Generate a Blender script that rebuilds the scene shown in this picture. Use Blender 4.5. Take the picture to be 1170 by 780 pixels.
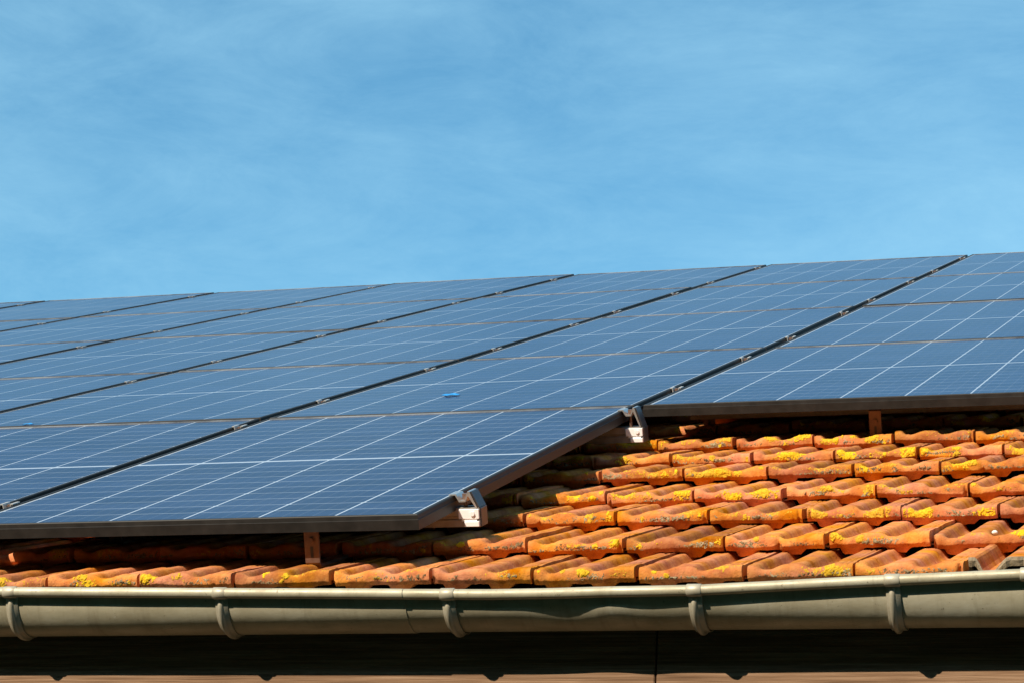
import bpy, math, random
from mathutils import Vector, Matrix, noise
R = math.radians
random.seed(7)
for o in list(bpy.data.objects):
    bpy.data.objects.remove(o)
SC = bpy.context.scene
COL = SC.collection

# ------------------------------------------------------------------ camera, sky, sun, exposure
SLOPE = R(22.0)
Z0 = 3.37                                   # height of the roof reference point
CS, SN = math.cos(SLOPE), math.sin(SLOPE)
def W(u, v, n):                             # roof frame -> world
    return Vector((u, v*CS - n*SN, Z0 + v*SN + n*CS))

cam_d = bpy.data.cameras.new('camera'); cam = bpy.data.objects.new('camera', cam_d); COL.objects.link(cam)
ax = ((0.95458665, 0.29394771, 0.04857033), (-0.04074478, 0.29029331, -0.9560699), (-0.2951342, 0.91067258, 0.28908695))
m = Matrix((ax[0], (-ax[1][0], -ax[1][1], -ax[1][2]), (-ax[2][0], -ax[2][1], -ax[2][2]))).transposed().to_4x4()
m.translation = Vector((1.65707127, -6.17507647, Z0 - 1.76920224))
cam.matrix_world = m
cam_d.sensor_width = 36; cam_d.lens = 2992.62/1170*36
cam_d.clip_start = 0.05; cam_d.clip_end = 5000
SC.camera = cam

SUN_EL, SUN_AZ = R(34.5), R(24.0)           # sun in front of the roof, to the left
sun_dir = Vector((-math.sin(SUN_AZ)*math.cos(SUN_EL), -math.cos(SUN_AZ)*math.cos(SUN_EL), math.sin(SUN_EL)))
world = bpy.data.worlds.new("World"); SC.world = world; world.use_nodes = True
nt = world.node_tree; nt.nodes.clear()
def wn(t, **k):
    n = nt.nodes.new(t)
    for a, b in k.items(): setattr(n, a, b)
    return n
sky = wn('ShaderNodeTexSky', sky_type='NISHITA', sun_disc=False, sun_elevation=SUN_EL,
         sun_rotation=math.atan2(sun_dir.x, sun_dir.y), altitude=200, air_density=1.0, dust_density=0.6, ozone_density=2.0)
tc = wn('ShaderNodeTexCoord'); mp = wn('ShaderNodeMapping')
mp.inputs['Rotation'].default_value = (0, R(-8), R(20)); mp.inputs['Scale'].default_value = (3.2, 3.2, 8.5)
n1 = wn('ShaderNodeTexNoise'); n1.inputs['Scale'].default_value = 1.25; n1.inputs['Detail'].default_value = 9; n1.inputs['Roughness'].default_value = 0.6; n1.inputs['Distortion'].default_value = 0.15
cr = wn('ShaderNodeMapRange'); cr.inputs[1].default_value = 0.52; cr.inputs[2].default_value = 1.06; cr.inputs[3].default_value = 0.0; cr.inputs[4].default_value = 0.62
mp2 = wn('ShaderNodeMapping'); mp2.inputs['Rotation'].default_value = (R(14), R(6), R(35)); mp2.inputs['Scale'].default_value = (4.0, 9.0, 15.0)
n2 = wn('ShaderNodeTexNoise'); n2.inputs['Scale'].default_value = 2.6; n2.inputs['Detail'].default_value = 12; n2.inputs['Roughness'].default_value = 0.72; n2.inputs['Distortion'].default_value = 0.55
mul = wn('ShaderNodeMath', operation='MULTIPLY_ADD'); mul.inputs[1].default_value = 0.45
mx = wn('ShaderNodeMix', data_type='RGBA'); mx.inputs['B'].default_value = (3.1, 5.6, 7.0, 1)
SKY_TINT = (0.62, 1.12, 1.13, 1)
tint = wn('ShaderNodeMix', data_type='RGBA', blend_type='MULTIPLY'); tint.inputs['Factor'].default_value = 1; tint.inputs['B'].default_value = SKY_TINT
bg = wn('ShaderNodeBackground'); bg.inputs['Strength'].default_value = 0.104
out = wn('ShaderNodeOutputWorld')
L = nt.links.new
L(tc.outputs['Generated'], mp.inputs[0]); L(mp.outputs[0], n1.inputs['Vector']); L(tc.outputs['Generated'], mp2.inputs[0]); L(mp2.outputs[0], n2.inputs['Vector']); L(n2.outputs['Fac'], mul.inputs[0]); L(n1.outputs['Fac'], mul.inputs[2]); L(mul.outputs[0], cr.inputs[0])
L(sky.outputs[0], tint.inputs['A']); L(tint.outputs['Result'], mx.inputs['A']); L(cr.outputs[0], mx.inputs['Factor']); L(mx.outputs['Result'], bg.inputs[0]); L(bg.outputs[0], out.inputs[0])

sd = bpy.data.lights.new('sun', 'SUN'); so = bpy.data.objects.new('sun', sd); COL.objects.link(so)
sd.energy = 4.8; sd.angle = R(0.5); sd.color = (1.0, 0.86, 0.68)
so.rotation_euler = (-sun_dir).to_track_quat('-Z', 'Y').to_euler(); so.location = (-3, -8, 9)
SC.view_settings.view_transform = 'Standard'; SC.view_settings.look = 'None'
SC.view_settings.gamma = 1; SC.view_settings.use_curve_mapping = False
SC.view_settings.exposure = 0.55

# ------------------------------------------------------------------ helpers
class MB:
    def __init__(s): s.v = []; s.f = []; s.mi = []; s.sm = []; s.tint = []
    def add(s, vs, fs, mi=0, smooth=False, tint=0.5):
        b = len(s.v); s.v += [tuple(p) for p in vs]
        for f in fs: s.f.append(tuple(b+i for i in f)); s.mi.append(mi); s.sm.append(smooth); s.tint.append(tint)
    def box(s, x0, x1, y0, y1, z0, z1, bev=0.0, mi=0, xf=None, tint=0.5):
        if bev <= 0:
            vs = [(x, y, z) for z in (z0, z1) for y in (y0, y1) for x in (x0, x1)]
            fs = [(0, 2, 3, 1), (4, 5, 7, 6), (0, 1, 5, 4), (2, 6, 7, 3), (0, 4, 6, 2), (1, 3, 7, 5)]
        else:
            b = bev; vs = []; idx = {}
            for ix, x in enumerate((x0, x1)):
                for iy, y in enumerate((y0, y1)):
                    for iz, z in enumerate((z0, z1)):
                        sx, sy, sz = 1-2*ix, 1-2*iy, 1-2*iz
                        for k, p in enumerate(((x, y+sy*b, z+sz*b), (x+sx*b, y, z+sz*b), (x+sx*b, y+sy*b, z))):
                            idx[ix, iy, iz, k] = len(vs); vs.append(p)
            fs = []
            q = lambda *a: fs.append(tuple(idx[i] for i in a))
            for i in (0, 1):
                q((i,0,0,0), (i,1,0,0), (i,1,1,0), (i,0,1,0)); q((0,i,0,1), (1,i,0,1), (1,i,1,1), (0,i,1,1)); q((0,0,i,2), (1,0,i,2), (1,1,i,2), (0,1,i,2))
                for j in (0, 1):
                    q((0,i,j,1), (1,i,j,1), (1,i,j,2), (0,i,j,2)); q((i,0,j,0), (i,1,j,0), (i,1,j,2), (i,0,j,2)); q((i,j,0,0), (i,j,1,0), (i,j,1,1), (i,j,0,1))
                    for k in (0, 1): fs.append((idx[i,j,k,0], idx[i,j,k,1], idx[i,j,k,2]))
        if xf: vs = [xf(*p) for p in vs]
        s.add(vs, fs, mi, False, tint)
    def cyl(s, c, axis, r, h, n=16, mi=0, r2=None, smooth=True, xf=None):
        a = Vector(axis).normalized(); t = a.orthogonal().normalized(); b = a.cross(t); c = Vector(c)
        r2 = r if r2 is None else r2
        vs = [c + (t*math.cos(2*math.pi*i/n) + b*math.sin(2*math.pi*i/n))*r for i in range(n)]
        vs += [c + a*h + (t*math.cos(2*math.pi*i/n) + b*math.sin(2*math.pi*i/n))*r2 for i in range(n)]
        if xf: vs = [xf(*p) for p in vs]
        s.add(vs, [(i, (i+1) % n, n+(i+1) % n, n+i) for i in range(n)], mi, smooth)
        s.add(vs, [tuple(range(n-1, -1, -1)), tuple(range(n, 2*n))], mi, False)
    def prism(s, poly, w0, w1, f, mi=0, smooth=False):
        n = len(poly); vs = [f(w0, *p) for p in poly] + [f(w1, *p) for p in poly]
        s.add(vs, [(i, (i+1) % n, n+(i+1) % n, n+i) for i in range(n)], mi, smooth)
        s.add(vs, [tuple(range(n-1, -1, -1)), tuple(range(n, 2*n))], mi)
    def build(s, name, mats, parent=None, org=(0, 0, 0), fix=True):
        me = bpy.data.meshes.new(name)
        o3 = Vector(org)
        me.from_pydata([tuple(Vector(p)-o3) for p in s.v], [], s.f)
        for mt in (mats if isinstance(mats, (list, tuple)) else [mats]): me.materials.append(mt)
        me.polygons.foreach_set('material_index', s.mi); me.polygons.foreach_set('use_smooth', s.sm)
        at = me.attributes.new('tint', 'FLOAT', 'FACE'); at.data.foreach_set('value', s.tint)
        me.update()
        if fix:
            import bmesh
            bm = bmesh.new(); bm.from_mesh(me); bmesh.ops.recalc_face_normals(bm, faces=bm.faces); bm.to_mesh(me); bm.free()
        o = bpy.data.objects.new(name, me); COL.objects.link(o)
        if parent: o.parent = parent
        return o
def empty(name, label, cat, loc, rot=(0, 0, 0), group=None):
    o = bpy.data.objects.new(name, None); COL.objects.link(o); o.location = loc; o.rotation_euler = rot
    o.empty_display_size = 0.1
    o['label'] = label; o['category'] = cat
    if group: o['group'] = group
    return o
def tag(o, label, cat, group=None):
    o['label'] = label; o['category'] = cat
    if group: o['group'] = group
    return o
def copy_tree(o, parent=None):
    c = o.copy(); COL.objects.link(c)
    if parent: c.parent = parent
    for ch in list(o.children): copy_tree(ch, c)
    return c

# ------------------------------------------------------------------ materials
def mat(name):
    m = bpy.data.materials.new(name); m.use_nodes = True
    t = m.node_tree; b = t.nodes['Principled BSDF']
    def n(ty, **k):
        x = t.nodes.new(ty)
        for a, c in k.items(): setattr(x, a, c)
        return x
    return m, t, b, n, t.links.new
def ramp(n, stops):
    r = n('ShaderNodeValToRGB'); e = r.color_ramp.elements
    while len(e) < len(stops): e.new(0.5)
    for i, (p, c) in enumerate(stops): e[i].position = p; e[i].color = (*c, 1) if len(c) == 3 else c
    return r
def noise_mat(name, stops, scale=20, detail=8, rough=0.7, metallic=0.0, bump=0.0, bscale=200, stretch=(1, 1, 1), spec=0.5, rvar=0.0):
    m, t, b, n, L = mat(name)
    c = n('ShaderNodeTexCoord'); mp = n('ShaderNodeMapping'); mp.inputs['Scale'].default_value = stretch
    L(c.outputs['Object'], mp.inputs[0])
    x = n('ShaderNodeTexNoise'); x.inputs['Scale'].default_value = scale; x.inputs['Detail'].default_value = detail; x.inputs['Roughness'].default_value = 0.6
    L(mp.outputs[0], x.inputs['Vector']); r = ramp(n, stops); L(x.outputs['Fac'], r.inputs[0]); L(r.outputs[0], b.inputs['Base Color'])
    b.inputs['Roughness'].default_value = rough; b.inputs['Metallic'].default_value = metallic; b.inputs['Specular IOR Level'].default_value = spec
    if rvar:
        rr = n('ShaderNodeMapRange'); rr.inputs[3].default_value = rough-rvar; rr.inputs[4].default_value = rough+rvar; L(x.outputs['Fac'], rr.inputs[0]); L(rr.outputs[0], b.inputs['Roughness'])
    if bump:
        y = n('ShaderNodeTexNoise'); y.inputs['Scale'].default_value = bscale; y.inputs['Detail'].default_value = 6
        L(mp.outputs[0], y.inputs['Vector']); bp = n('ShaderNodeBump'); bp.inputs['Strength'].default_value = 1; bp.inputs['Distance'].default_value = bump
        L(y.outputs['Fac'], bp.inputs['Height']); L(bp.outputs[0], b.inputs['Normal'])
    return m

def tile_material():
    m, t, b, n, L = mat('clay')
    c = n('ShaderNodeTexCoord'); g = c.outputs['Object']
    a = n('ShaderNodeAttribute', attribute_name='tint')
    x = n('ShaderNodeTexNoise'); x.inputs['Scale'].default_value = 26; x.inputs['Detail'].default_value = 9; x.inputs['Roughness'].default_value = 0.65; L(g, x.inputs['Vector'])
    r = ramp(n, [(0.30, (0.36, 0.095, 0.026)), (0.5, (0.53, 0.175, 0.047)), (0.70, (0.63, 0.250, 0.074))]); L(x.outputs['Fac'], r.inputs[0])
    # each fired tile a little different
    hsv = n('ShaderNodeHueSaturation'); L(r.outputs[0], hsv.inputs['Color'])
    mr = n('ShaderNodeMapRange'); mr.inputs[3].default_value = 0.72; mr.inputs[4].default_value = 1.2; L(a.outputs['Fac'], mr.inputs[0]); L(mr.outputs[0], hsv.inputs['Value'])
    x5 = n('ShaderNodeTexNoise'); x5.inputs['Scale'].default_value = 10; x5.inputs['Detail'].default_value = 5; L(g, x5.inputs['Vector'])
    m5 = n('ShaderNodeMapRange'); m5.inputs[1].default_value = 0.35; m5.inputs[2].default_value = 0.65; m5.inputs[3].default_value = 0.4935; m5.inputs[4].default_value = 0.511; L(x5.outputs['Fac'], m5.inputs[0]); L(m5.outputs[0], hsv.inputs['Hue'])
    m6 = n('ShaderNodeMapRange'); m6.inputs[1].default_value = 0.3; m6.inputs[2].default_value = 0.7; m6.inputs[3].default_value = 0.86; m6.inputs[4].default_value = 1.08; L(x5.outputs['Fac'], m6.inputs[0]); L(m6.outputs[0], hsv.inputs['Saturation'])
    # pale weathering and ochre films
    x2 = n('ShaderNodeTexNoise'); x2.inputs['Scale'].default_value = 60; x2.inputs['Detail'].default_value = 8; x2.inputs['Roughness'].default_value = 0.7; L(g, x2.inputs['Vector'])
    m2 = n('ShaderNodeMapRange'); m2.inputs[1].default_value = 0.55; m2.inputs[2].default_value = 0.72; m2.inputs[4].default_value = 0.22; L(x2.outputs['Fac'], m2.inputs[0])
    k2 = n('ShaderNodeMix', data_type='RGBA'); L(m2.outputs[0], k2.inputs['Factor']); L(hsv.outputs[0], k2.inputs['A']); k2.inputs['B'].default_value = (0.62, 0.36, 0.13, 1)
    x4 = n('ShaderNodeTexNoise'); x4.inputs['Scale'].default_value = 17; x4.inputs['Detail'].default_value = 10; x4.inputs['Roughness'].default_value = 0.75; L(g, x4.inputs['Vector'])
    m4 = n('ShaderNodeMapRange'); m4.inputs[1].default_value = 0.57; m4.inputs[2].default_value = 0.68; m4.inputs[4].default_value = 0.3; L(x4.outputs['Fac'], m4.inputs[0])
    k4 = n('ShaderNodeMix', data_type='RGBA'); L(m4.outputs[0], k4.inputs['Factor']); L(k2.outputs['Result'], k4.inputs['A']); k4.inputs['B'].default_value = (0.64, 0.41, 0.045, 1)
    # dark algae specks
    x3 = n('ShaderNodeTexNoise'); x3.inputs['Scale'].default_value = 170; x3.inputs['Detail'].default_value = 4; L(g, x3.inputs['Vector'])
    m3 = n('ShaderNodeMapRange'); m3.inputs[1].default_value = 0.63; m3.inputs[2].default_value = 0.72; m3.inputs[4].default_value = 0.5; L(x3.outputs['Fac'], m3.inputs[0])
    k3 = n('ShaderNodeMix', data_type='RGBA'); L(m3.outputs[0], k3.inputs['Factor']); L(k4.outputs['Result'], k3.inputs['A']); k3.inputs['B'].default_value = (0.10, 0.055, 0.025, 1)
    L(k3.outputs['Result'], b.inputs['Base Color']); b.inputs['Roughness'].default_value = 0.9; b.inputs['Specular IOR Level'].default_value = 0.0
    y = n('ShaderNodeTexNoise'); y.inputs['Scale'].default_value = 240; y.inputs['Detail'].default_value = 8; L(g, y.inputs['Vector'])
    bp = n('ShaderNodeBump'); bp.inputs['Distance'].default_value = 0.0017; bp.inputs['Strength'].default_value = 0.8; L(y.outputs['Fac'], bp.inputs['Height']); L(bp.outputs[0], b.inputs['Normal'])
    return m

PW, PL = 1.000, 1.684                        # panel width and length
def cell_material():
    m, t, b, n, L = mat('solar_cells')
    c = n('ShaderNodeTexCoord'); sx = n('ShaderNodeSeparateXYZ'); L(c.outputs['Object'], sx.inputs[0])
    def M(op, a, bb=None, cc=None):
        x = n('ShaderNodeMath', operation=op)
        for i, q in enumerate((a, bb, cc)):
            if q is None: continue
            if isinstance(q, (int, float)): x.inputs[i].default_value = q
            else: L(q, x.inputs[i])
        return x.outputs[0]
    X, Y = sx.outputs['X'], sx.outputs['Y']
    half = 0.483; px = 2*half/6; gap = 0.007; hl = PL/2-0.019-gap; py = hl/10
    dx = M('PINGPONG', M('ADD', X, half+px*6), px/2)
    yy = M('SUBTRACT', M('ABSOLUTE', M('SUBTRACT', Y, PL/2)), gap)
    dy = M('PINGPONG', M('ADD', yy, 0), py/2); dy2 = M('PINGPONG', yy, py)
    lx = M('LESS_THAN', dx, 0.0022); ly = M('LESS_THAN', dy, 0.0024)
    edge = M('MAXIMUM', M('GREATER_THAN', M('ABSOLUTE', X), half+0.001), M('MAXIMUM', M('LESS_THAN', yy, 0.0), M('GREATER_THAN', yy, hl)))
    dia = M('LESS_THAN', M('ADD', dx, dy2), 0.007)
    white = M('MAXIMUM', M('MAXIMUM', lx, edge), M('MAXIMUM', dia, M('MULTIPLY', ly, 0.42)))
    bus = M('MULTIPLY', M('LESS_THAN', M('PINGPONG', M('ADD', X, half+px*6+px/10), px/10), 0.0006), 0.30)
    # cell to cell variation
    cx = M('FLOOR', M('DIVIDE', M('ADD', X, half), px)); cy = M('FLOOR', M('DIVIDE', Y, py))
    oi = n('ShaderNodeObjectInfo')
    cv = n('ShaderNodeCombineXYZ'); L(cx, cv.inputs[0]); L(cy, cv.inputs[1]); L(M('MULTIPLY', oi.outputs['Random'], 91.0), cv.inputs[2])
    wn_ = n('ShaderNodeTexWhiteNoise'); L(cv.outputs[0], wn_.inputs['Vector'])
    cr = ramp(n, [(0, (0.005, 0.013, 0.050)), (0.6, (0.008, 0.020, 0.070)), (1, (0.015, 0.031, 0.090))]); L(wn_.outputs['Value'], cr.inputs[0])
    k0 = n('ShaderNodeMix', data_type='RGBA'); L(bus, k0.inputs['Factor']); L(cr.outputs[0], k0.inputs['A']); k0.inputs['B'].default_value = (0.30, 0.33, 0.38, 1)
    k1 = n('ShaderNodeMix', data_type='RGBA'); L(white, k1.inputs['Factor']); L(k0.outputs['Result'], k1.inputs['A']); k1.inputs['B'].default_value = (0.46, 0.54, 0.63, 1)
    # thin dust film
    x = n('ShaderNodeTexNoise'); x.inputs['Scale'].default_value = 4; x.inputs['Detail'].default_value = 8; L(c.outputs['Object'], x.inputs['Vector'])
    dm = n('ShaderNodeMapRange'); dm.inputs[1].default_value = 0.4; dm.inputs[2].default_value = 0.8; dm.inputs[3].default_value = 0.0; dm.inputs[4].default_value = 0.022; L(x.outputs['Fac'], dm.inputs[0])
    k2 = n('ShaderNodeMix', data_type='RGBA'); L(dm.outputs[0], k2.inputs['Factor']); L(k1.outputs['Result'], k2.inputs['A']); k2.inputs['B'].default_value = (0.35, 0.32, 0.28, 1)
    L(k2.outputs['Result'], b.inputs['Base Color'])
    # anti-reflection coated glass over the cells: a faintly violet sky reflection by the angle of view
    b.inputs['Roughness'].default_value = 0.7; b.inputs['Specular IOR Level'].default_value = 0.0
    b.inputs['Sheen Weight'].default_value = 0.2; b.inputs['Sheen Roughness'].default_value = 0.14; b.inputs['Sheen Tint'].default_value = (1.0, 0.78, 0.9, 1)
    gl = n('ShaderNodeBsdfGlossy'); gl.inputs['Color'].default_value = (0.78, 0.755, 0.79, 1)
    rr = n('ShaderNodeMapRange'); rr.inputs[3].default_value = 0.06; rr.inputs[4].default_value = 0.16; L(x.outputs['Fac'], rr.inputs[0]); L(rr.outputs[0], gl.inputs['Roughness'])
    fr = n('ShaderNodeFresnel'); fr.inputs['IOR'].default_value = 1.25
    ms_ = n('ShaderNodeMixShader'); L(fr.outputs[0], ms_.inputs[0]); L(b.outputs[0], ms_.inputs[1]); L(gl.outputs[0], ms_.inputs[2])
    L(ms_.outputs[0], t.nodes['Material Output'].inputs['Surface'])
    return m

M_tile = tile_material()
M_cell = cell_material()
M_broken = noise_mat('weathered_clay', [(0.3, (0.16, 0.115, 0.07)), (0.55, (0.34, 0.27, 0.18)), (0.75, (0.42, 0.30, 0.17))], 90, rough=0.9, bump=0.002)
M_frame = noise_mat('black_anodised', [(0.3, (0.013, 0.012, 0.011)), (0.7, (0.024, 0.022, 0.020))], 30, rough=0.48, metallic=0.0, spec=0.18, rvar=0.06)
M_rail_shaded = noise_mat('shaded_rail_aluminium', [(0.3, (0.30, 0.28, 0.26)), (0.7, (0.42, 0.40, 0.37))], 60, rough=0.4, metallic=0.4, rvar=0.06)  # rail metal darkened, shade under the panels put into its colour
M_alu_sunlit = noise_mat('aluminium', [(0.3, (0.86, 0.87, 0.88)), (0.7, (0.93, 0.94, 0.95))], 60, rough=0.28, metallic=0.1, rvar=0.06)  # pale copy of the rail metal with sun glare put into colour
M_midclamp = noise_mat('dull_aluminium', [(0.3, (0.42, 0.42, 0.41)), (0.7, (0.55, 0.55, 0.53))], 60, rough=0.42, metallic=0.3)
M_clamp = noise_mat('clamp_aluminium', [(0.3, (0.55, 0.55, 0.54)), (0.7, (0.70, 0.70, 0.69))], 60, rough=0.3, metallic=0.75, rvar=0.06)
M_bounce_steel = noise_mat('bounce_tinted_steel', [(0.3, (0.17, 0.10, 0.075)), (0.7, (0.27, 0.17, 0.13))], 50, rough=0.42, metallic=0.6, rvar=0.1)  # warm bounce light from the tiles is put into this base colour
M_clampdark = noise_mat('dark_steel', [(0.3, (0.045, 0.045, 0.05)), (0.7, (0.08, 0.08, 0.085))], 60, rough=0.4, metallic=0.5)
def zinc_material():
    m, t, b, n, L = mat('weathered_zinc')
    c = n('ShaderNodeTexCoord')
    def nz(sc, st, det=8, ro=.6):
        mp = n('ShaderNodeMapping'); mp.inputs['Scale'].default_value = st; L(c.outputs['Object'], mp.inputs[0])
        x = n('ShaderNodeTexNoise'); x.inputs['Scale'].default_value = sc; x.inputs['Detail'].default_value = det; x.inputs['Roughness'].default_value = ro; L(mp.outputs[0], x.inputs['Vector']); return x.outputs['Fac']
    def rng_(f, a, b_, c_, d):
        q = n('ShaderNodeMapRange'); q.inputs[1].default_value = a; q.inputs[2].default_value = b_; q.inputs[3].default_value = c_; q.inputs[4].default_value = d; L(f, q.inputs[0]); return q.outputs[0]
    def mixc(f, A, col):
        k = n('ShaderNodeMix', data_type='RGBA'); L(f, k.inputs['Factor']); L(A, k.inputs['A']); k.inputs['B'].default_value = (*col, 1); return k.outputs['Result']
    base = nz(7, (1, 2, 2), 10); r = ramp(n, [(0.30, (0.30, 0.265, 0.175)), (0.5, (0.39, 0.355, 0.250)), (0.70, (0.47, 0.445, 0.34))]); L(base, r.inputs[0])
    o = mixc(rng_(nz(30, (2.2, .25, .25), 6, .7), .52, .76, 0, .34), r.outputs[0], (0.15, 0.115, 0.065))      # drip stains
    o = mixc(rng_(nz(38, (1, 1, 1), 5, .75), .62, .74, 0, .55), o, (0.52, 0.52, 0.45))                         # oxide bloom
    o = mixc(rng_(nz(160, (1, 1, 1), 3), .66, .74, 0, .7), o, (0.10, 0.08, 0.05))                              # specks
    L(o, b.inputs['Base Color']); b.inputs['Metallic'].default_value = 0.18
    L(rng_(nz(22, (1, 1, 1), 8), .3, .7, .40, .66), b.inputs['Roughness'])
    bp = n('ShaderNodeBump'); bp.inputs['Distance'].default_value = 0.0007; bp.inputs['Strength'].default_value = 0.7; L(nz(55, (1, 1, 1), 8), bp.inputs['Height']); L(bp.outputs[0], b.inputs['Normal'])
    return m
M_zinc = zinc_material()
M_zinc2 = noise_mat('zinc_strap', [(0.28, (0.33, 0.295, 0.21)), (0.7, (0.45, 0.415, 0.32))], 40, rough=0.46, metallic=0.2, rvar=0.1)
M_wood = noise_mat('fascia_wood', [(0.25, (0.085, 0.048, 0.028)), (0.5, (0.20, 0.122, 0.074)), (0.75, (0.33, 0.22, 0.145))], 70, detail=12, rough=0.85, bump=0.0015, bscale=150, stretch=(0.07, 1, 3.2), spec=0.05)
M_wall = noise_mat('dark_wall_wood', [(0.25, (0.06, 0.032, 0.02)), (0.75, (0.15, 0.09, 0.055))], 14, rough=0.85, bump=0.002, bscale=60, stretch=(2, 2, 0.15))
M_deck = noise_mat('roof_felt', [(0.3, (0.03, 0.025, 0.02)), (0.7, (0.06, 0.05, 0.04))], 20, rough=0.95)
def lichen_material(name, dull, vivid, scale):
    m, t, b, n, L = mat(name)
    c = n('ShaderNodeTexCoord'); at = n('ShaderNodeAttribute', attribute_name='tint')
    x = n('ShaderNodeTexNoise'); x.inputs['Scale'].default_value = scale; x.inputs['Detail'].default_value = 6; x.inputs['Roughness'].default_value = 0.7; L(c.outputs['Object'], x.inputs['Vector'])
    r0 = ramp(n, dull); r1 = ramp(n, vivid); L(x.outputs['Fac'], r0.inputs[0]); L(x.outputs['Fac'], r1.inputs[0])
    k = n('ShaderNodeMix', data_type='RGBA'); L(at.outputs['Fac'], k.inputs['Factor']); L(r0.outputs[0], k.inputs['A']); L(r1.outputs[0], k.inputs['B'])
    L(k.outputs['Result'], b.inputs['Base Color']); b.inputs['Roughness'].default_value = 0.95; b.inputs['Specular IOR Level'].default_value = 0.0
    return m
M_lichen = lichen_material('yellow_lichen', [(0.3, (0.26, 0.13, 0.02)), (0.5, (0.55, 0.32, 0.03)), (0.7, (0.64, 0.42, 0.06))], [(0.3, (0.30, 0.16, 0.012)), (0.45, (0.68, 0.42, 0.014)), (0.7, (0.84, 0.61, 0.03))], 260)
M_moss = lichen_material('grey_brown_lichen', [(0.3, (0.05, 0.03, 0.015)), (0.5, (0.17, 0.10, 0.045)), (0.7, (0.34, 0.25, 0.14))], [(0.3, (0.09, 0.07, 0.035)), (0.5, (0.30, 0.24, 0.14)), (0.7, (0.50, 0.44, 0.32))], 220)
M_pebble = noise_mat('pale_stone', [(0.3, (0.62, 0.60, 0.54)), (0.7, (0.8, 0.78, 0.72))], 80, rough=0.8)
M_edge_strip = noise_mat('pale_edge_strip', [(0.40, (0.03, 0.032, 0.035)), (0.56, (0.24, 0.26, 0.28)), (0.72, (0.42, 0.45, 0.48))], 3, rough=0.6)
M_blue = noise_mat('blue_film', [(0.3, (0.01, 0.22, 0.62)), (0.7, (0.02, 0.33, 0.78))], 80, rough=0.35)
M_shade_hedge = noise_mat('shade_hedge_leaves', [(0.3, (0.012, 0.022, 0.008)), (0.7, (0.05, 0.075, 0.025))], 9, rough=0.8, bump=0.08, bscale=14)
M_ground = noise_mat('grass_and_soil', [(0.3, (0.035, 0.045, 0.018)), (0.5, (0.06, 0.075, 0.025)), (0.7, (0.10, 0.085, 0.05))], 1.5, rough=0.95, bump=0.02, bscale=30)

# ------------------------------------------------------------------ ground
g = MB(); g.add([(-2500, -2500, 0), (2500, -2500, 0), (2500, 2500, 0), (-2500, 2500, 0)], [(0, 1, 2, 3)])
gr = g.build('ground', M_ground); gr['kind'] = 'structure'

# tall hedge added out of view to shade the fascia and yard
hb = MB(); NX, NP = 160, 26; vs = []
for i in range(NX+1):
    x = -40 + 80*i/NX
    for j in range(NP+1):
        th = math.pi*j/NP; e = 1 if math.cos(th) > 0 else -1
        y = 1.6*e*abs(math.cos(th))**.35; z = 10.0*max(0.0, math.sin(th))**.45
        k = .55*noise.noise((x*.6, y*1.3, z*.6)) + .35*noise.noise((x*1.7, y*2, z*1.7))
        vs.append((x, -15.5+y*(1+.3*k), max(0, z*(1+.07*k))))
hb.add(vs, [(i*(NP+1)+j, i*(NP+1)+j+1, (i+1)*(NP+1)+j+1, (i+1)*(NP+1)+j) for i in range(NX) for j in range(NP)], 0, True)
hd = hb.build('shade_hedge', M_shade_hedge); hd['kind'] = 'stuff'; hd['label'] = 'unseen dark green foliage added to shade the barn front and yard'; hd['category'] = 'shade_hedge'

# ------------------------------------------------------------------ barn with its clay tile roof
U0, U1 = -8.2, 2.9
NOSE0 = -0.098
def nose_n(k): return NOSE0 + 0.0025*min(k, 6)
BORG = Vector((-2.6, 2.0, 0))
barn = empty('barn', 'low barn with an orange clay tile roof and brown wooden fascia', 'barn', BORG)
def smooth(a, b, x):
    x = max(0.0, min(1.0, (x-a)/(b-a))); return x*x*(3-2*x)
TW = 0.1985
def relief(s):                               # double trough profile across one tile, 0..1
    if s < 0.055: return 0.0
    if s < 0.150: return -smooth(0.055, 0.150, s)
    if s < 0.185: return -1.0
    if s < 0.370: return -(1-smooth(0.185, 0.370, s))
    if s < 0.500: return 0.0
    if s < 0.600: return -smooth(0.500, 0.600, s)
    if s < 0.640: return -1.0
    if s < 0.830: return -(1-smooth(0.640, 0.830, s))
    return -0.09 if 0.895 < s < 0.915 or 0.945 < s < 0.965 else 0.0
DEPTH, TILT = 0.021, 0.090
def top_n(s, t):                             # height of a tile's upper face at t up from its nose
    r = relief(s); k = 0.36 + 0.64*smooth(0.0, 0.065, t)
    return -TILT*t + DEPTH*r*k
S_HI = [0, .012, .03, .055, .075, .095, .12, .145, .17, .195, .22, .25, .28, .31, .34, .37, .40, .43, .46, .49, .52, .54, .56, .585, .61, .635, .66, .69, .72, .75, .78, .81, .84, .865, .885, .9, .907, .92, .927, .943, .95, .963, .97, .985, 1]
T_HI = [0.013, 0.0155, 0.018, 0.025, 0.032, 0.04, 0.048, 0.056, 0.066, 0.08, 0.11, 0.16, 0.22, 0.30, 0.39]
S_LO = [0, .065, .15, .25, .36, .47, .53, .61, .7, .8, .885, 1]
T_LO = [0.012, 0.03, 0.06, 0.12, 0.25, 0.38]
def tab(s):
    return max(smooth(.09, .13, s)*(1-smooth(.30, .34, s)), smooth(.55, .59, s)*(1-smooth(.76, .80, s)))
roof = MB(); tiles = []
def front_pts(d0):                           # front face of a tile, lip to worn upper edge (t, n)
    return [(0.0042, -0.0285), (0.0036, -0.0236), (0.0002, -0.0222), (0.0, -0.0195), (0.0, d0*.85-0.0115), (0.0014, d0*.95-0.0066), (0.0042, d0-0.0031), (0.0085, d0-0.0013)]
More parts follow.
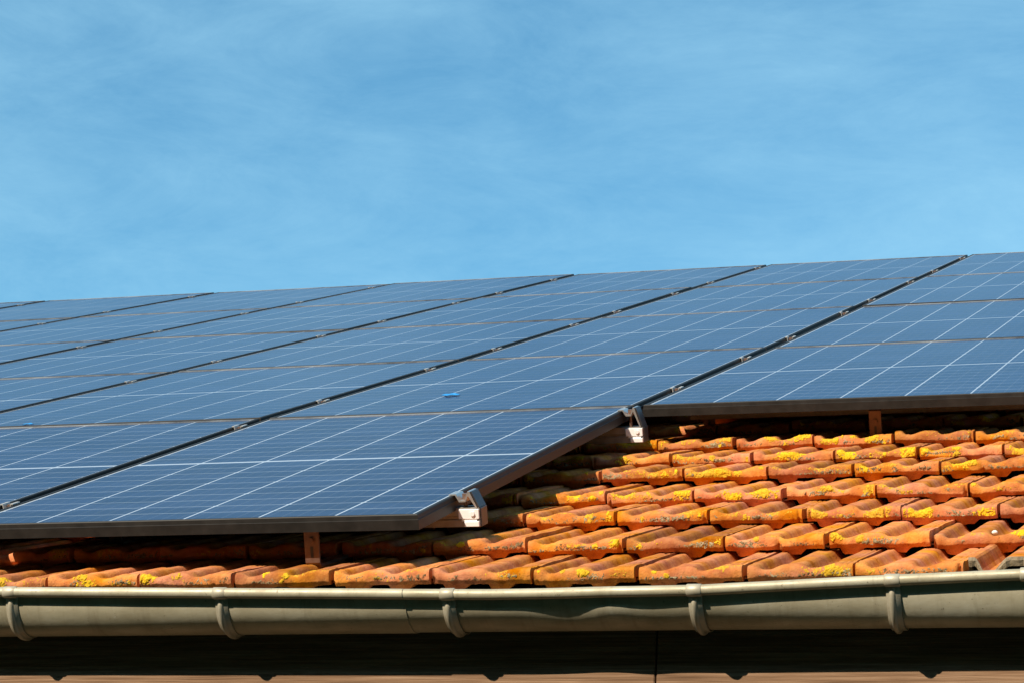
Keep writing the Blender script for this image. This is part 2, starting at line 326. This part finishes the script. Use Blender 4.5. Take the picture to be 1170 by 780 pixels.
def add_tile(u, v, hi, rng, NOSE):
    S, T = (S_HI, T_HI) if hi else (S_LO, T_LO)
    du, dv, dn, rz, rx = rng.gauss(0, .0014), rng.gauss(0, .0035), rng.gauss(0, .0014), rng.gauss(0, .009), rng.gauss(0, .017)
    w = TW - 0.0078
    tint = rng.random(); sd_ = rng.random()*100
    chips = [(rng.choice((rng.uniform(0, .04), rng.uniform(.96, 1), rng.random())), rng.uniform(.012, .035), rng.uniform(.003, .010)) for _ in range(rng.choice((0, 1, 1, 2)))]
    def P(s, t, n):
        if hi and t < .012:
            for c0, cw, ca in chips:
                c = ca*max(0.0, 1-abs(s-c0)/cw)*(1-smooth(.004, .012, t)); t += c*.8
                if n < -.012: n += c*.7
        x = (s-0.5)*w; wob = (0.0016*noise.noise((s*6+sd_, t*30, n*60)) + 0.0011*noise.noise((s*28+sd_, t*90, n*160))) if hi else 0
        return W(u + TW/2 + du + x - rz*t, v + dv + t + rz*x + 1.4*wob, NOSE + dn + n + rx*x + wob)
    vs = []; rows = []
    for s in S:
        tb = 0.0105*tab(s)
        col = []; d0 = top_n(s, 0.0)
        if hi:
            nb = top_n(s, 0.06) - 0.013
            col += [(0.075, min(nb, -0.0305-tb) if tb > .004 else nb), (0.016, -0.0305-tb), (0.0112, -0.0300-tb), (0.0100, -0.0285)] + front_pts(d0)
        else:
            col += [(0.05, -0.035-tb), (0.008, -0.0285-tb), (0, -0.0235), (0, d0-0.008)]
        for t, nn in col: vs.append(P(s, t, nn))
        for t in T: vs.append(P(s, t, top_n(s, t)))
        rows.append(len(col)+len(T))
    n = rows[0]; fs = []
    for i in range(len(S)-1):
        for j in range(n-1): fs.append((i*n+j, i*n+j+1, (i+1)*n+j+1, (i+1)*n+j))
    roof.add(vs, fs, 0, True, tint)
    nc = n-len(T)
    for i, e in ((0, 1), (len(S)-1, -1)):      # side skirts
        vv = []; k0 = 1 if hi else 1
        for j in range(nc, n):
            t = T[j-nc]; vv += [P(S[i], t, top_n(S[i], t)), P(S[i], t, top_n(S[i], t)-0.021)]
        ff = [(2*a, 2*a+1, 2*a+3, 2*a+2) for a in range(len(T)-1)]
        roof.add(vv, ff, 0, False, tint)
        edge = [P(S[i], *c) for c in [(0.013, -0.0285)] + front_pts(top_n(S[i], 0.0)) + [(0.013, top_n(S[i], 0.013))]]
        roof.add(edge, [tuple(range(10))], 0, False, tint)
    # side lock that lies under the next tile
    T2 = (0.02, 0.39)
    roof.add([P(a, t, -TILT*t-0.026) for a in (0.985, 1.04) for t in T2], [(0, 1, 3, 2)], 0, False, tint)
    return P
courses = [-1.82, -1.500, -1.156, -0.869, -0.530, -0.276, -0.005]
while courses[-1] < 6.75: courses.append(courses[-1] + 0.322)
phase = [0.046, 0.138, 0.027, 0.126, 0.018, 0.126, 0.023]
rng = random.Random(3)
BROKEN = (0, 1.046)
for k, v in enumerate(courses):
    ph = phase[k] if k < len(phase) else (0.126 if k % 2 else 0.023)
    i0 = math.floor((U0-ph)/TW); i1 = math.floor((U1-ph)/TW)
    # the seams measured on the right keep their place: count outwards from them
    ref = [1.046, 0.940, 1.029, 0.932, 0.829, 0.938, 0.839][k] if k < 7 else ph
    a = ref - math.floor((ref-U0)/TW)*TW
    while a < U1-TW:
        hi = k < 9 and -2.0 < a < 2.2
        if k == 0 and abs(a-ref) < 0.01:
            pass
        else:
            P = add_tile(a, v, hi, rng, nose_n(k))
            if hi: tiles.append((k, a, P))
        a += TW
# the broken tile at the eave: its front has snapped off and shows the wavy section
def broken_tile(u, v):
    w = TW-0.006; vs = []; S = S_HI
    T = [0.0, 0.004, 0.02, 0.04, 0.08, 0.14, 0.24, 0.39]
    def P(s, t, n): return W(u+TW/2+(s-.5)*w, v+t, NOSE0+.007+n)
    n = len(T)+3
    for s in S:
        f = 0.012 + 0.006*noise.noise((s*5, 3, 1)) + 0.003*noise.noise((s*19, 1, 7))
        r = relief(s)*DEPTH*1.35
        for t, nn in [(0.09, r-0.018), (f+0.003, r-0.0165-0.002*noise.noise((s*30, 0, 0))), (f, r-0.006)]: vs.append(P(s, t, nn - TILT*t))
        for t in T: vs.append(P(s, f+0.002+t, r - TILT*(t+f)))
    for i in range(len(S)-1):
        for j in range(n-1):
            roof.add([vs[i*n+j], vs[i*n+j+1], vs[(i+1)*n+j+1], vs[(i+1)*n+j]], [(0, 1, 2, 3)], 1 if j < 3 else 0, j >= 3, 0.6)
    sk = []
    for t in (0.018, 0.38): sk += [P(0, t, -TILT*t), P(0, t, -TILT*t-0.03)]
    roof.add(sk, [(0, 1, 3, 2)], 1, False, .5)
broken_tile(1.046, -1.82)
roof_o = roof.build('roof', [M_tile, M_broken], barn, BORG, fix=False)
roof_o['label'] = 'orange double trough clay tiles in overlapping courses spotted with yellow lichen'
rc = MB()                                    # ridge caps
a = U0
while a < U1-0.1:
    vs = []
    for j, x in enumerate((a, a+0.38)):
        for i in range(13):
            th = math.pi*i/12; r = 0.115 if j == 0 else 0.105
            p = W(x, 7.02, -0.24); vs.append((p.x, p.y + r*math.cos(th)*1.05, p.z + r*math.sin(th)))
    rc.add(vs, [(i, i+1, 14+i, 13+i) for i in range(12)], 0, True, random.random()); a += 0.335
rc.build('ridge_caps', [M_tile], roof_o, BORG)
dk = MB()                                    # roof boarding below the tiles, both slopes
rp = W(0, 7.0, -0.20)
e0 = W(0, -1.79, -0.165)
for y0, y1 in ((e0, rp), (Vector((0, 2*rp.y-e0.y, e0.z)), rp)):
    dk.add([(U0+.02, y0.y, y0.z), (U1-.25, y0.y, y0.z), (U1-.25, y1.y, y1.z), (U0+.02, y1.y, y1.z),
            (U0+.02, y0.y, y0.z-.03), (U1-.25, y0.y, y0.z-.03), (U1-.25, y1.y, y1.z-.03), (U0+.02, y1.y, y1.z-.03)],
           [(0, 1, 2, 3), (4, 5, 6, 7), (0, 1, 5, 4), (1, 2, 6, 5), (3, 0, 4, 7)])
dk.build('roof_boarding', M_deck, barn, BORG)
YF = -1.5935
for x0, x1 in ((U0, -2.1), (-2.097, 0.4765), (0.4795, U1-0.1)):
    f = MB(); f.box(x0, x1, YF, YF+0.028, Z0-1.13, Z0-0.822, 0.002); f.build('fascia_board', M_wood, barn, BORG)
wl = MB()
yw0, yw1 = YF+0.40, 2*rp.y-YF-0.4
wl.box(U0+.3, U1-.5, yw0, yw0+.15, 0, Z0-1.0); wl.box(U0+.3, U1-.5, yw1-.15, yw1, 0, Z0-1.0)
for x in (U0+.3, U1-.65):
    wl.prism([(yw0+.151, 0), (yw1-.151, 0), (yw1-.151, Z0-1.0), (rp.y, rp.z-.12), (yw0+.151, Z0-1.0)], x, x+.15, lambda w, y, z: (w, y, z))
wl.build('wall', M_wall, barn, BORG)
sf = MB(); sf.box(U0+.05, U1-.15, YF+.03, yw0-.002, Z0-1.04, Z0-1.02); sf.build('soffit', M_wall, barn, BORG)

# ------------------------------------------------------------------ lichen on the tiles
def tile_path(s):                            # (t, n) from the lip up over the nose onto the top
    d0 = top_n(s, 0.0)
    return front_pts(d0)[2:] + [(t, top_n(s, t)) for t in (0.013, 0.0155, 0.018, 0.025, 0.032, 0.04, 0.048, 0.056, 0.066, 0.08)]
def crust(mb, P, s0, l0, w, hgt, rough, lift, seed, thr, tint, step):
    """a thin ragged crust centred at s0 across and l0 along the path from the lip"""
    nx, ny = max(4, int(w/step)), max(4, int(hgt/step)); pts = {}; mask = {}
    for i in range(nx+1):
        a = i/nx*2-1; s = s0 + a*w/2/TW
        if not 0.012 < s < 0.988: continue
        path = tile_path(s); acc = [0.0]
        for p, q in zip(path, path[1:]): acc.append(acc[-1] + math.hypot(q[0]-p[0], q[1]-p[1]))
        k = 0
        for j in range(ny+1):
            c = j/ny*2-1; l = l0 + c*hgt/2
            if l < 0 or l > acc[-1]-.001: continue
            while acc[k+1] < l: k += 1
            f = (l-acc[k])/(acc[k+1]-acc[k]); p, q = path[k], path[k+1]
            t, n = p[0]+(q[0]-p[0])*f, p[1]+(q[1]-p[1])*f
            e = Vector((q[0]-p[0], q[1]-p[1])).normalized(); nx_, nn_ = -e.y, e.x
            x, y = s*TW*rough, l*rough
            g = (1 - a*a - c*c)*.9 + .85*noise.noise((x+seed, y, seed*.37)) + .80*noise.noise((x*2.7+seed, y*2.7, 5.1)) + .6*noise.noise((x*7, y*7+seed, 9.3)) - thr
            h = lift*min(1.0, max(0.0, g)*1.6)*(.45+.55*abs(noise.noise((x*11, y*11, seed)))*2) + .00025 if g > 0 else -0.0012
            pts[i, j] = P(s, t + nx_*h, n + nn_*h); mask[i, j] = g > 0
    ids = {}; vs = []; fs = []
    for i in range(nx):
        for j in range(ny):
            ks = ((i, j), (i+1, j), (i+1, j+1), (i, j+1))
            if all(k in pts for k in ks) and any(mask[k] for k in ks):
                for k in ks:
                    if k not in ids: ids[k] = len(vs); vs.append(pts[k])
                fs.append(tuple(ids[k] for k in ks))
    if fs: mb.add(vs, fs, 0, True, tint)
yl, ms = MB(), MB(); rg = random.Random(21)
for k, a, P in tiles:
    if a < -1.2 or a > 1.35: continue
    amount = [0.85, 0.75, 1.1, 1.5, 1.5, 1.7, 1.8, .5, .2][k] * (1.0 if a > -.1 else 0.85)
    if k == 1 and a < 0.1: amount *= .25
    for q in range(min(7, int(rg.random()*5.2*amount + .8))):
        sc = rg.choice((rg.uniform(.02, .2), rg.uniform(.25, .6), rg.uniform(.7, .98), rg.uniform(.1, .95)))
        w = rg.choice((.010, .014, .020, .030, .042, .066))*(.8+.4*rg.random()); h = min(.034, .010+.32*w*rg.uniform(.7, 1.3))
        bright = rg.random()
        crust(yl, P, sc, rg.uniform(.004, .026), w, h, 95, rg.uniform(.0008, .0026), rg.uniform(0, 99), rg.uniform(.05, .45), bright*.85, .00105)
    for q in range(rg.choice((1, 2, 2, 3)) + (2 if k > 2 and a > 0 else 0)):  # thin mustard film, broken up
        crust(yl, P, rg.random(), rg.uniform(.005, .03), rg.uniform(.03, .12), rg.uniform(.012, .03), 130, .0003, rg.uniform(0, 99), rg.uniform(.75, 1.0), rg.uniform(-.6, .0), .0013)
    for q in range(rg.choice((2, 3, 4))):     # grey and brown crusts along the lip
        crust(ms, P, rg.random(), rg.uniform(.000, .010), rg.uniform(.03, .12), rg.uniform(.010, .022), 160, .0012, rg.uniform(0, 99), rg.uniform(.65, .95), rg.random(), .0013)
BI = Matrix.Translation(-BORG)
o = yl.build('lichen', M_lichen, roof_o, (0, 0, 0), fix=False); o.matrix_parent_inverse = BI; o['kind'] = 'stuff'
o = ms.build('lichen', M_moss, roof_o, (0, 0, 0), fix=False); o.matrix_parent_inverse = BI; o['kind'] = 'stuff'; o['label'] = 'grey brown crusty lichen along the tile edges'

# ------------------------------------------------------------------ rain gutter
YC, ZC, GR = -1.660, Z0-0.826, 0.064
GORG = Vector((0.1, YC, ZC))
gut = empty('rain_gutter', 'grey green half round zinc gutter along the eave, lip dented near its middle', 'gutter', GORG)
LU = [-9, -2.0, -.797, -.339, -.092, .197, .296, .427, .588, .869, 1.155, 1.6, 3.2]
LZ = [.004, .006, .005, -.003, -.007, -.012, -.0115, -.010, -.009, .002, .011, .012, .010]
def lip(u):
    for i in range(len(LU)-1):
        if LU[i] <= u <= LU[i+1]:
            f = (u-LU[i])/(LU[i+1]-LU[i]); f = f*f*(3-2*f) if i in (0, 1, 11) else f
            return LZ[i]+(LZ[i+1]-LZ[i])*f
    return 0.0
def dent(u): return 0.0045*math.exp(-((u-.415)/.035)**2) - 0.006*math.exp(-((u-.345)/.06)**2) - 0.002*math.exp(-((u-.50)/.05)**2)
NA = 30
def gut_pt(u, i, r):                          # i 0 (back rim) .. NA (front lip)
    th = math.pi*i/NA
    y = YC + r*math.cos(th); z = ZC - r*math.sin(th)
    f = smooth(0.5, 1.0, i/NA)
    wv = 0.0012*noise.noise((u*3.1, i*.15, 4))
    z += lip(u)*smooth(.62, 1.0, i/NA); y -= (dent(u))*math.exp(-((i/NA-.82)/.13)**2) + wv*math.sin(th)
    if i == 0: z += 0.012
    return Vector((u, y, z))
def bead_c(u, r=GR): 
    p = gut_pt(u, NA, r); return Vector((u, p.y-0.0115, p.z + 0.0005))
def gutter_section(u0, u1, r, name):
    g = MB(); us = []; u = u0
    while u < u1: us.append(u); u += 0.02
    us.append(u1)
    ring = 2*(NA+1); vs = []
    for u in us:
        vs += [gut_pt(u, i, r) for i in range(NA+1)] + [gut_pt(u, i, r-0.0014) for i in range(NA, -1, -1)]
    fs = []
    for k in range(len(us)-1):
        for i in range(ring):
            j = (i+1) % ring; fs.append((k*ring+i, k*ring+j, (k+1)*ring+j, (k+1)*ring+i))
    g.add(vs, fs, 0, True)
    g.add(vs, [tuple(range(ring)), tuple((len(us)-1)*ring+i for i in range(ring))], 0)
    sec = g.build(name, M_zinc, gut, GORG)
    b = MB(); vs = []; N = 18
    for u in us:
        c = bead_c(u, r); rr = 0.0098 + 0.0003*noise.noise((u*9, 0, 2))
        vs += [(u, c.y+rr*math.cos(2*math.pi*i/N), c.z+rr*math.sin(2*math.pi*i/N)) for i in range(N)]
    b.add(vs, [(k*N+i, k*N+(i+1) % N, (k+1)*N+(i+1) % N, (k+1)*N+i) for k in range(len(us)-1) for i in range(N)], 0, True)
    b.add(vs, [tuple(range(N)), tuple((len(us)-1)*N+i for i in range(N))], 0)
    b.build('bead', M_zinc, sec, GORG)
gutter_section(-8.25, 0.035, GR+0.0016, 'gutter_trough')
gutter_section(-0.06, 2.85, GR, 'gutter_trough')
def bracket(u0):
    g = MB(); wd = 0.025; vs = []; R1 = GR+0.0040
    i0, i1 = 1, NA-1
    def ringp(i, du, dr): return gut_pt(u0+du, i, R1+dr)
    prof = [(-wd/2, -.002), (-wd/2, 0.0), (-.0075, 0.0002), (-.0068, .0034), (-.0045, .0056), (-.0015, .0060), (.0012, .0046), (.003, .0018), (.0036, .0002), (wd/2, 0.0), (wd/2, -.002)]
    for i in range(i0, i1+1):
        k = 1-smooth(.90, 1.0, i/NA)
        for du, dr in prof:
            vs.append(ringp(i, du, dr*max(.15, k) if dr > 0 else dr))
    n = len(prof)
    g.add(vs, [(a*n+b, a*n+(b+1) % n, (a+1)*n+(b+1) % n, (a+1)*n+b) for a in range(i1-i0) for b in range(n)], 0, True)
    p = gut_pt(u0, 1, R1)
    g.box(u0-wd/2, u0+wd/2, p.y+0.001, YF+0.0, ZC+0.000, ZC+0.006); g.box(u0-wd/2, u0+wd/2, YF-.005, YF-.0005, ZC-0.004, ZC-0.001+.005)
    br = g.build('bracket', M_zinc2, gut, GORG)
    c = MB(); N = 18; vs = []
    us = (u0-.0135, u0-.0125, u0+.0125, u0+.0135)
    for q, u in enumerate(us):
        cc = bead_c(u0, GR); cc.x = u; rr = 0.0115 if q in (1, 2) else 0.0106
        vs += [(u, cc.y+rr*math.cos(2*math.pi*i/N), cc.z+rr*math.sin(2*math.pi*i/N)) for i in range(N)]
    c.add(vs, [(k*N+i, k*N+(i+1) % N, (k+1)*N+(i+1) % N, (k+1)*N+i) for k in range(3) for i in range(N)], 0, True)
    c.add(vs, [tuple(range(N)), tuple(3*N+i for i in range(N))], 0)
    c.build('bead_clip', M_zinc2, br, GORG)
for u in (-1.22, -.768, -.330, .120, .580, .931, 1.385, 1.84): bracket(u)
j = MB(); N = 18; vs = []                      # sleeve over the bead at the next joint
for u, rr in ((1.150, .0112), (1.1515, .0122), (1.1785, .0122), (1.18, .0112)):
    cc = bead_c(u); vs += [(u, cc.y+rr*math.cos(2*math.pi*i/N), cc.z+rr*math.sin(2*math.pi*i/N)) for i in range(N)]
j.add(vs, [(k*N+i, k*N+(i+1) % N, (k+1)*N+(i+1) % N, (k+1)*N+i) for k in range(3) for i in range(N)] + [tuple(range(N)), tuple(3*N+i for i in range(N))], 0, True)
j.build('joint_sleeve', M_zinc2, gut, GORG)

# ------------------------------------------------------------------ mounting rails (run under the panels)
RV5 = (-1.44, -0.10)
def rail(label, u0, u1, v):
    c = W((u0+u1)/2, v, -0.072); o = empty('mounting_rail', label, 'rail', c, (SLOPE, 0, 0), 'aluminium rails under the solar panels')
    b = MB(); hw, h = 0.020, 0.038
    poly = [(-hw, 0), (hw, 0), (hw, h), (.006, h), (.006, h-.004), (hw-.004, h-.004), (hw-.004, h-.014), (-hw+.004, h-.014), (-hw+.004, h-.004), (-.006, h-.004), (-.006, h), (-hw, h), (-hw, .022), (-hw+.0035, .020), (-hw+.0035, .016), (-hw, .014)]
    b.prism(poly, u0-(u0+u1)/2, u1-(u0+u1)/2, lambda w, y, z: (w, y, z)); b.build('profile', M_rail_shaded, o)
    x = (u1-u0)/2
    e = MB(); e.box(x+.0005, x+.003, -hw, hw, 0, h, .0012); e.build('end_cap', M_clampdark, o)
    w = MB(); x0, f = x-.044, -hw-.0005          # added plate on the rail end, its pale colour stands for sun glare
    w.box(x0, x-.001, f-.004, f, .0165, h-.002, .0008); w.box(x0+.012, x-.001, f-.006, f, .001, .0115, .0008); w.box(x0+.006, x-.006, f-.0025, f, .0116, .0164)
    w.cyl((x0+.030, f-.004, .027), (0, -1, 0), .005, .003, 6, smooth=False); w.build('sunlit_end_plate', M_alu_sunlit, o)
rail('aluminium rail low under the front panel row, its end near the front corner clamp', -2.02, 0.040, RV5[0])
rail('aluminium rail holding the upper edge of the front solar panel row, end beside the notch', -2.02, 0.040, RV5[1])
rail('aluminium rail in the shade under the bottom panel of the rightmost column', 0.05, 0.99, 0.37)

# ------------------------------------------------------------------ roof hooks
def hook(label, u, v, arm):
    o = empty('roof_hook', label, 'roof hook', W(u, v, -0.115), (SLOPE, 0, 0), 'steel hooks that carry the rails')
    pts = [(0.10, 0.084), (0.006, 0.084), (0.0, 0.078), (0.0, 0.008), (0.006, 0.001), (0.17, -0.006)]
    th = 0.006; b = MB(); up = []; lo = []
    for i, (y, z) in enumerate(pts):
        a = Vector(pts[max(0, i-1)]); c = Vector(pts[min(len(pts)-1, i+1)]); d = (c-a).normalized(); nn = Vector((-d.y, d.x))
        up.append((y+nn.x*th/2, z+nn.y*th/2)); lo.append((y-nn.x*th/2, z-nn.y*th/2))
    b.prism(up+lo[::-1], -.015, .015, lambda w, y, z: (w, y, z)); b.build('strap', M_bounce_steel, o)
    if arm:
        p = MB(); p.box(min(0, arm), max(0, arm), .02, .05, .074, .080, .001); p.build('arm', M_bounce_steel, o)
    bo = MB(); bo.cyl((0.0, -0.004, 0.052), (0, -1, 0), .0065, .005, 6, smooth=False); bo.cyl((0, -.0032, .052), (0, -1, 0), .0085, .0012, 16); bo.build('bolt', M_bounce_steel, o)
    sl = MB(); sl.box(-.003, .003, -.0037, -.0032, .018, .040); sl.build('slot', M_clampdark, o)
hook('bounce-tinted steel roof hook with a bolt under the front edge of the lowest panel row', -0.247, -1.650, 0.055)
hook('bounce-tinted steel roof hook at the left border, in shade under the front panel edge', -0.83, -1.32, -0.075)
hook('bounce-tinted steel roof hook under the front edge of the rightmost panel column, above lichen tiles', 0.583, 0.10, 0)
hook('bounce-tinted steel roof hook in the dark corner beside the notch, under the rightmost panel column', 0.085, 0.42, 0.05)

# ------------------------------------------------------------------ solar panels
def make_panel(label, cat, group):
    o = empty('solar_panel', label, cat, (0, 0, 0), (0, 0, 0), group)
    h = 0.030
    prof = [(0.0, -h), (0.0, -0.0105), (0.0016, -0.0095), (0.0026, -0.0016), (0.0040, 0.0), (0.0115, 0.0), (0.0115, -0.003), (0.024, -h+.002), (0.024, -h)]
    n = len(prof); vs = []
    for sx, sy in ((-1, 0), (1, 0), (1, 1), (-1, 1)):
        for d, z in prof: vs.append((sx*(PW/2-d), d if sy == 0 else PL-d, z+h))
    b = MB(); b.add(vs, [(c*n+i, c*n+(i+1) % n, ((c+1) % 4)*n+(i+1) % n, ((c+1) % 4)*n+i) for c in range(4) for i in range(n)]); b.build('frame', M_frame, o)
    e = MB(); e.box(-PW/2+.0113, PW/2-.0113, PL-.0165, PL-.0118, h-.0017, h+.0004, .0004); e.build('edge_strip', M_edge_strip, o)  # thin pale strip along the panel's upper edge
    g = MB(); g.box(-PW/2+.0113, PW/2-.0113, .0113, PL-.0113, h-.006, h-.0018); g.build('glass', M_cell, o)
    return o
HJ = {-1: -0.0115, 0: 0.0085, 1: 0.001, 2: 0.0, 3: 0.0, 4: 0.0}
colname = {0: 'rightmost column', -1: 'first column left of the widest gap', -2: 'second column left of the widest gap', -3: 'third column left of the widest gap',
           -4: 'fourth column left of the widest gap', -5: 'fifth column left of the widest gap', -6: 'farthest left column'}
rowname = {0: 'front row at the eave', 1: 'second row from the eave', 2: 'middle row', 3: 'row below the top', 4: 'top row'}
PANELS = {0: (1, 2, 3, 4), -1: (0, 1, 2, 3, 4), -2: (0, 1, 2, 3, 4), -3: (1, 2, 3, 4), -4: (2, 3, 4), -5: (3, 4), -6: (4,)}
special = {(-1, 0): 'front row panel at the eave with its bare right side beside the tiles', (-2, 0): 'front row panel cut by the left border, left of the corner panel',
           (0, 1): 'lowest panel of the rightmost column, front edge over sunlit tiles', (-1, 1): 'blue panel directly above the corner panel, with a scrap of blue film on it',
           (0, 4): 'top panel of the rightmost column, highest against the sky', (-6, 4): 'sliver of the farthest panel at the left border below the sky'}
proto = None; prng = random.Random(5)
for c in sorted(PANELS, reverse=True):
    for r in PANELS[c]:
        lab = special.get((c, r), 'panel of the ' + rowname[r] + ', ' + colname[c])
        if proto is None: o = proto = make_panel(lab, 'solar panel', 'solar panels on the roof')
        else: o = copy_tree(proto)
        v0 = (r-1)*1.69; v1 = r*1.69; h0, h1 = HJ[r-1], HJ[r]
        o['label'] = lab
        uc = (c+0.5)*1.02
        o.location = W(uc, v0+0.003, h0-0.030 + prng.gauss(0, .0006))
        o.rotation_euler = (SLOPE + math.atan2(h1-h0, 1.69) + prng.gauss(0, .0006), prng.gauss(0, .0007), 0)
def hv(v):
    q = v/1.69; i = max(-1, min(3, math.floor(q))); f = q-i
    return HJ[i]+(HJ[i+1]-HJ[i])*f

# ------------------------------------------------------------------ clamps in the gaps
def make_clamp():
    o = empty('mid_clamp', '', 'clamp', (0, 0, 0), (SLOPE, 0, 0), 'clamps in the gaps between panel columns')
    b = MB(); t = .0025
    poly = [(-.015, .0005), (-.015, .0005+t), (-.0085, .0005+t), (-.0065, -.010), (.0065, -.010), (.0085, .0005+t), (.015, .0005+t), (.015, .0005), (.0098, .0005), (.0080, -.0125), (-.0080, -.0125), (-.0098, .0005)]
    b.prism(poly, -.016, .016, lambda w, x, z: (x, w, z)); b.build('plate', M_midclamp, o)
    q = MB(); q.cyl((0, 0, -.0098), (0, 0, 1), .0062, .010, 12); q.cyl((0, 0, -.0726+.035), (0, 0, 1), .004, .025, 10); q.build('bolt', M_bounce_steel, o)
    return o
cp = None
ordn = {0: 'widest panel gap at the right', -1: 'second gap from the right', -2: 'third gap from the right', -3: 'fourth gap from the right', -4: 'fifth gap from the right', -5: 'short gap at upper left'}
rown = {0: 'front row', 1: 'second row', 2: 'middle row', 3: 'fourth row', 4: 'top row'}
CL = {0: (1, 2, 3, 4), -1: (0, 1, 2, 3, 4), -2: (1, 2, 3, 4), -3: (2, 3, 4), -4: (3, 4), -5: (4,)}
for gi in CL:
    for r in CL[gi]:
        for q, off in enumerate((0.36, 1.35) if r else (0.25, 1.58)):
            v = (r-1)*1.69 + off + prng.gauss(0, .03)
            # only clamps that fall inside the picture
            p = cam.matrix_world.inverted() @ W(gi*1.02, v, 0)
            px = 585 + p.x/-p.z*2992.62
            if px < -5 or px > 1175: continue
            o = copy_tree(cp) if cp else make_clamp()
            cp = cp or o
            o.location = W(gi*1.02, v, hv(v)); o['label'] = 'silver clamp in the %s part of the %s, %s' % (('lower', 'upper')[q], rown[r], ordn[gi])
# end clamps on the free right side of the front row
def end_clamp(label, v):
    o = empty('end_clamp', label, 'clamp', W(-0.010, v, -0.034), (SLOPE, 0, 0), 'end clamps on the bare side of the front row')
    zt = 0.034 + hv(v)
    b = MB(); t = .0028
    poly = [(-.012, zt+.0005), (-.012, zt+.0005+t), (.003, zt+.0005+t), (.010, zt-.010), (.020, zt-.010), (.027, zt+.008), (.031, zt+.008), (.046, 0.0), (.043, 0.0), (.0275, zt-.001), (.0215, zt-.0132), (.0085, zt-.0132), (.0005, zt+.0005)]
    b.prism(poly, -.022, .022, lambda w, x, z: (x, w, z)); b.build('bracket', M_clamp, o)
    d = MB(); d.prism([(.0325, zt+.0075), (.0475, .001), (.0505, .001), (.0355, zt+.0075)], -.0215, .0215, lambda w, x, z: (x, w, z)); d.build('shaded_leg_sheet', M_clampdark, o)  # dark sheet added on the outer leg, shade put into its colour
    q = MB(); q.cyl((.015, 0, zt-.0095), (0, 0, 1), .0060, .011, 12); q.cyl((.015, 0, zt-.0097), (0, 0, 1), .0080, .0015, 16); q.cyl((.015, 0, -.002), (0, 0, 1), .004, zt-.012, 10); q.build('bolt', M_bounce_steel, o)
end_clamp('shiny end clamp near the front corner of the lowest panel', RV5[0])
end_clamp('shiny end clamp at the upper end of the bare panel side, by the notch', RV5[1])

# ------------------------------------------------------------------ small loose things
def scrap(name, label, cat, u, v, l, w, ang):
    b = MB(); n = 14; vs = []
    for i in range(n+1):
        x = (i/n-.5)*l; ww = w*(0.35+.65*math.sin(math.pi*(i+.4)/(n+.8)))
        for s in (-1, 1):
            for z in (0.0006, 0.0016): vs.append((x, s*ww/2+.18*w*math.sin(i*.9), z + .0012*math.sin(math.pi*i/n)))
    for i in range(n):
        a, c = i*4, i*4+4
        b.add([vs[k] for k in (a, a+2, c+2, c, a+1, a+3, c+3, c+1)], [(0, 1, 2, 3), (4, 5, 6, 7), (0, 3, 7, 4), (1, 2, 6, 5)])
    o = b.build(name, M_blue); o.location = W(u, v, hv(v)-0.0005); o.rotation_euler = (SLOPE, 0, 0); o.rotation_euler.rotate_axis('Z', ang); tag(o, label, cat)
scrap('film_scrap', 'small scrap of blue film lying on a panel above the front row', 'scrap', -0.655, 0.47, 0.05, 0.045, R(10))
scrap('film_scrap', 'tiny blue speck of film at a panel joint by the left border', 'scrap', -1.745, 0.06, 0.03, 0.02, R(5))
pb = MB(); rg = random.Random(4); vs = []
for i in range(7):
    for k in range(12):
        th, ph = math.pi*i/6, 2*math.pi*k/12; r = .0050*(1+.25*noise.noise((i*.8, math.cos(ph)*1.5, math.sin(ph)*1.5)))
        vs.append((r*1.2*math.sin(th)*math.cos(ph), r*math.sin(th)*math.sin(ph), r*.8*math.cos(th)))
pb.add(vs, [(i*12+k, i*12+(k+1) % 12, (i+1)*12+(k+1) % 12, (i+1)*12+k) for i in range(6) for k in range(12)], 0, True)
o = pb.build('pebble', M_pebble); o.location = W(1.058, -1.485, nose_n(1) - .004); tag(o, 'tiny white pebble on an orange tile near the right end of the gutter', 'pebble')
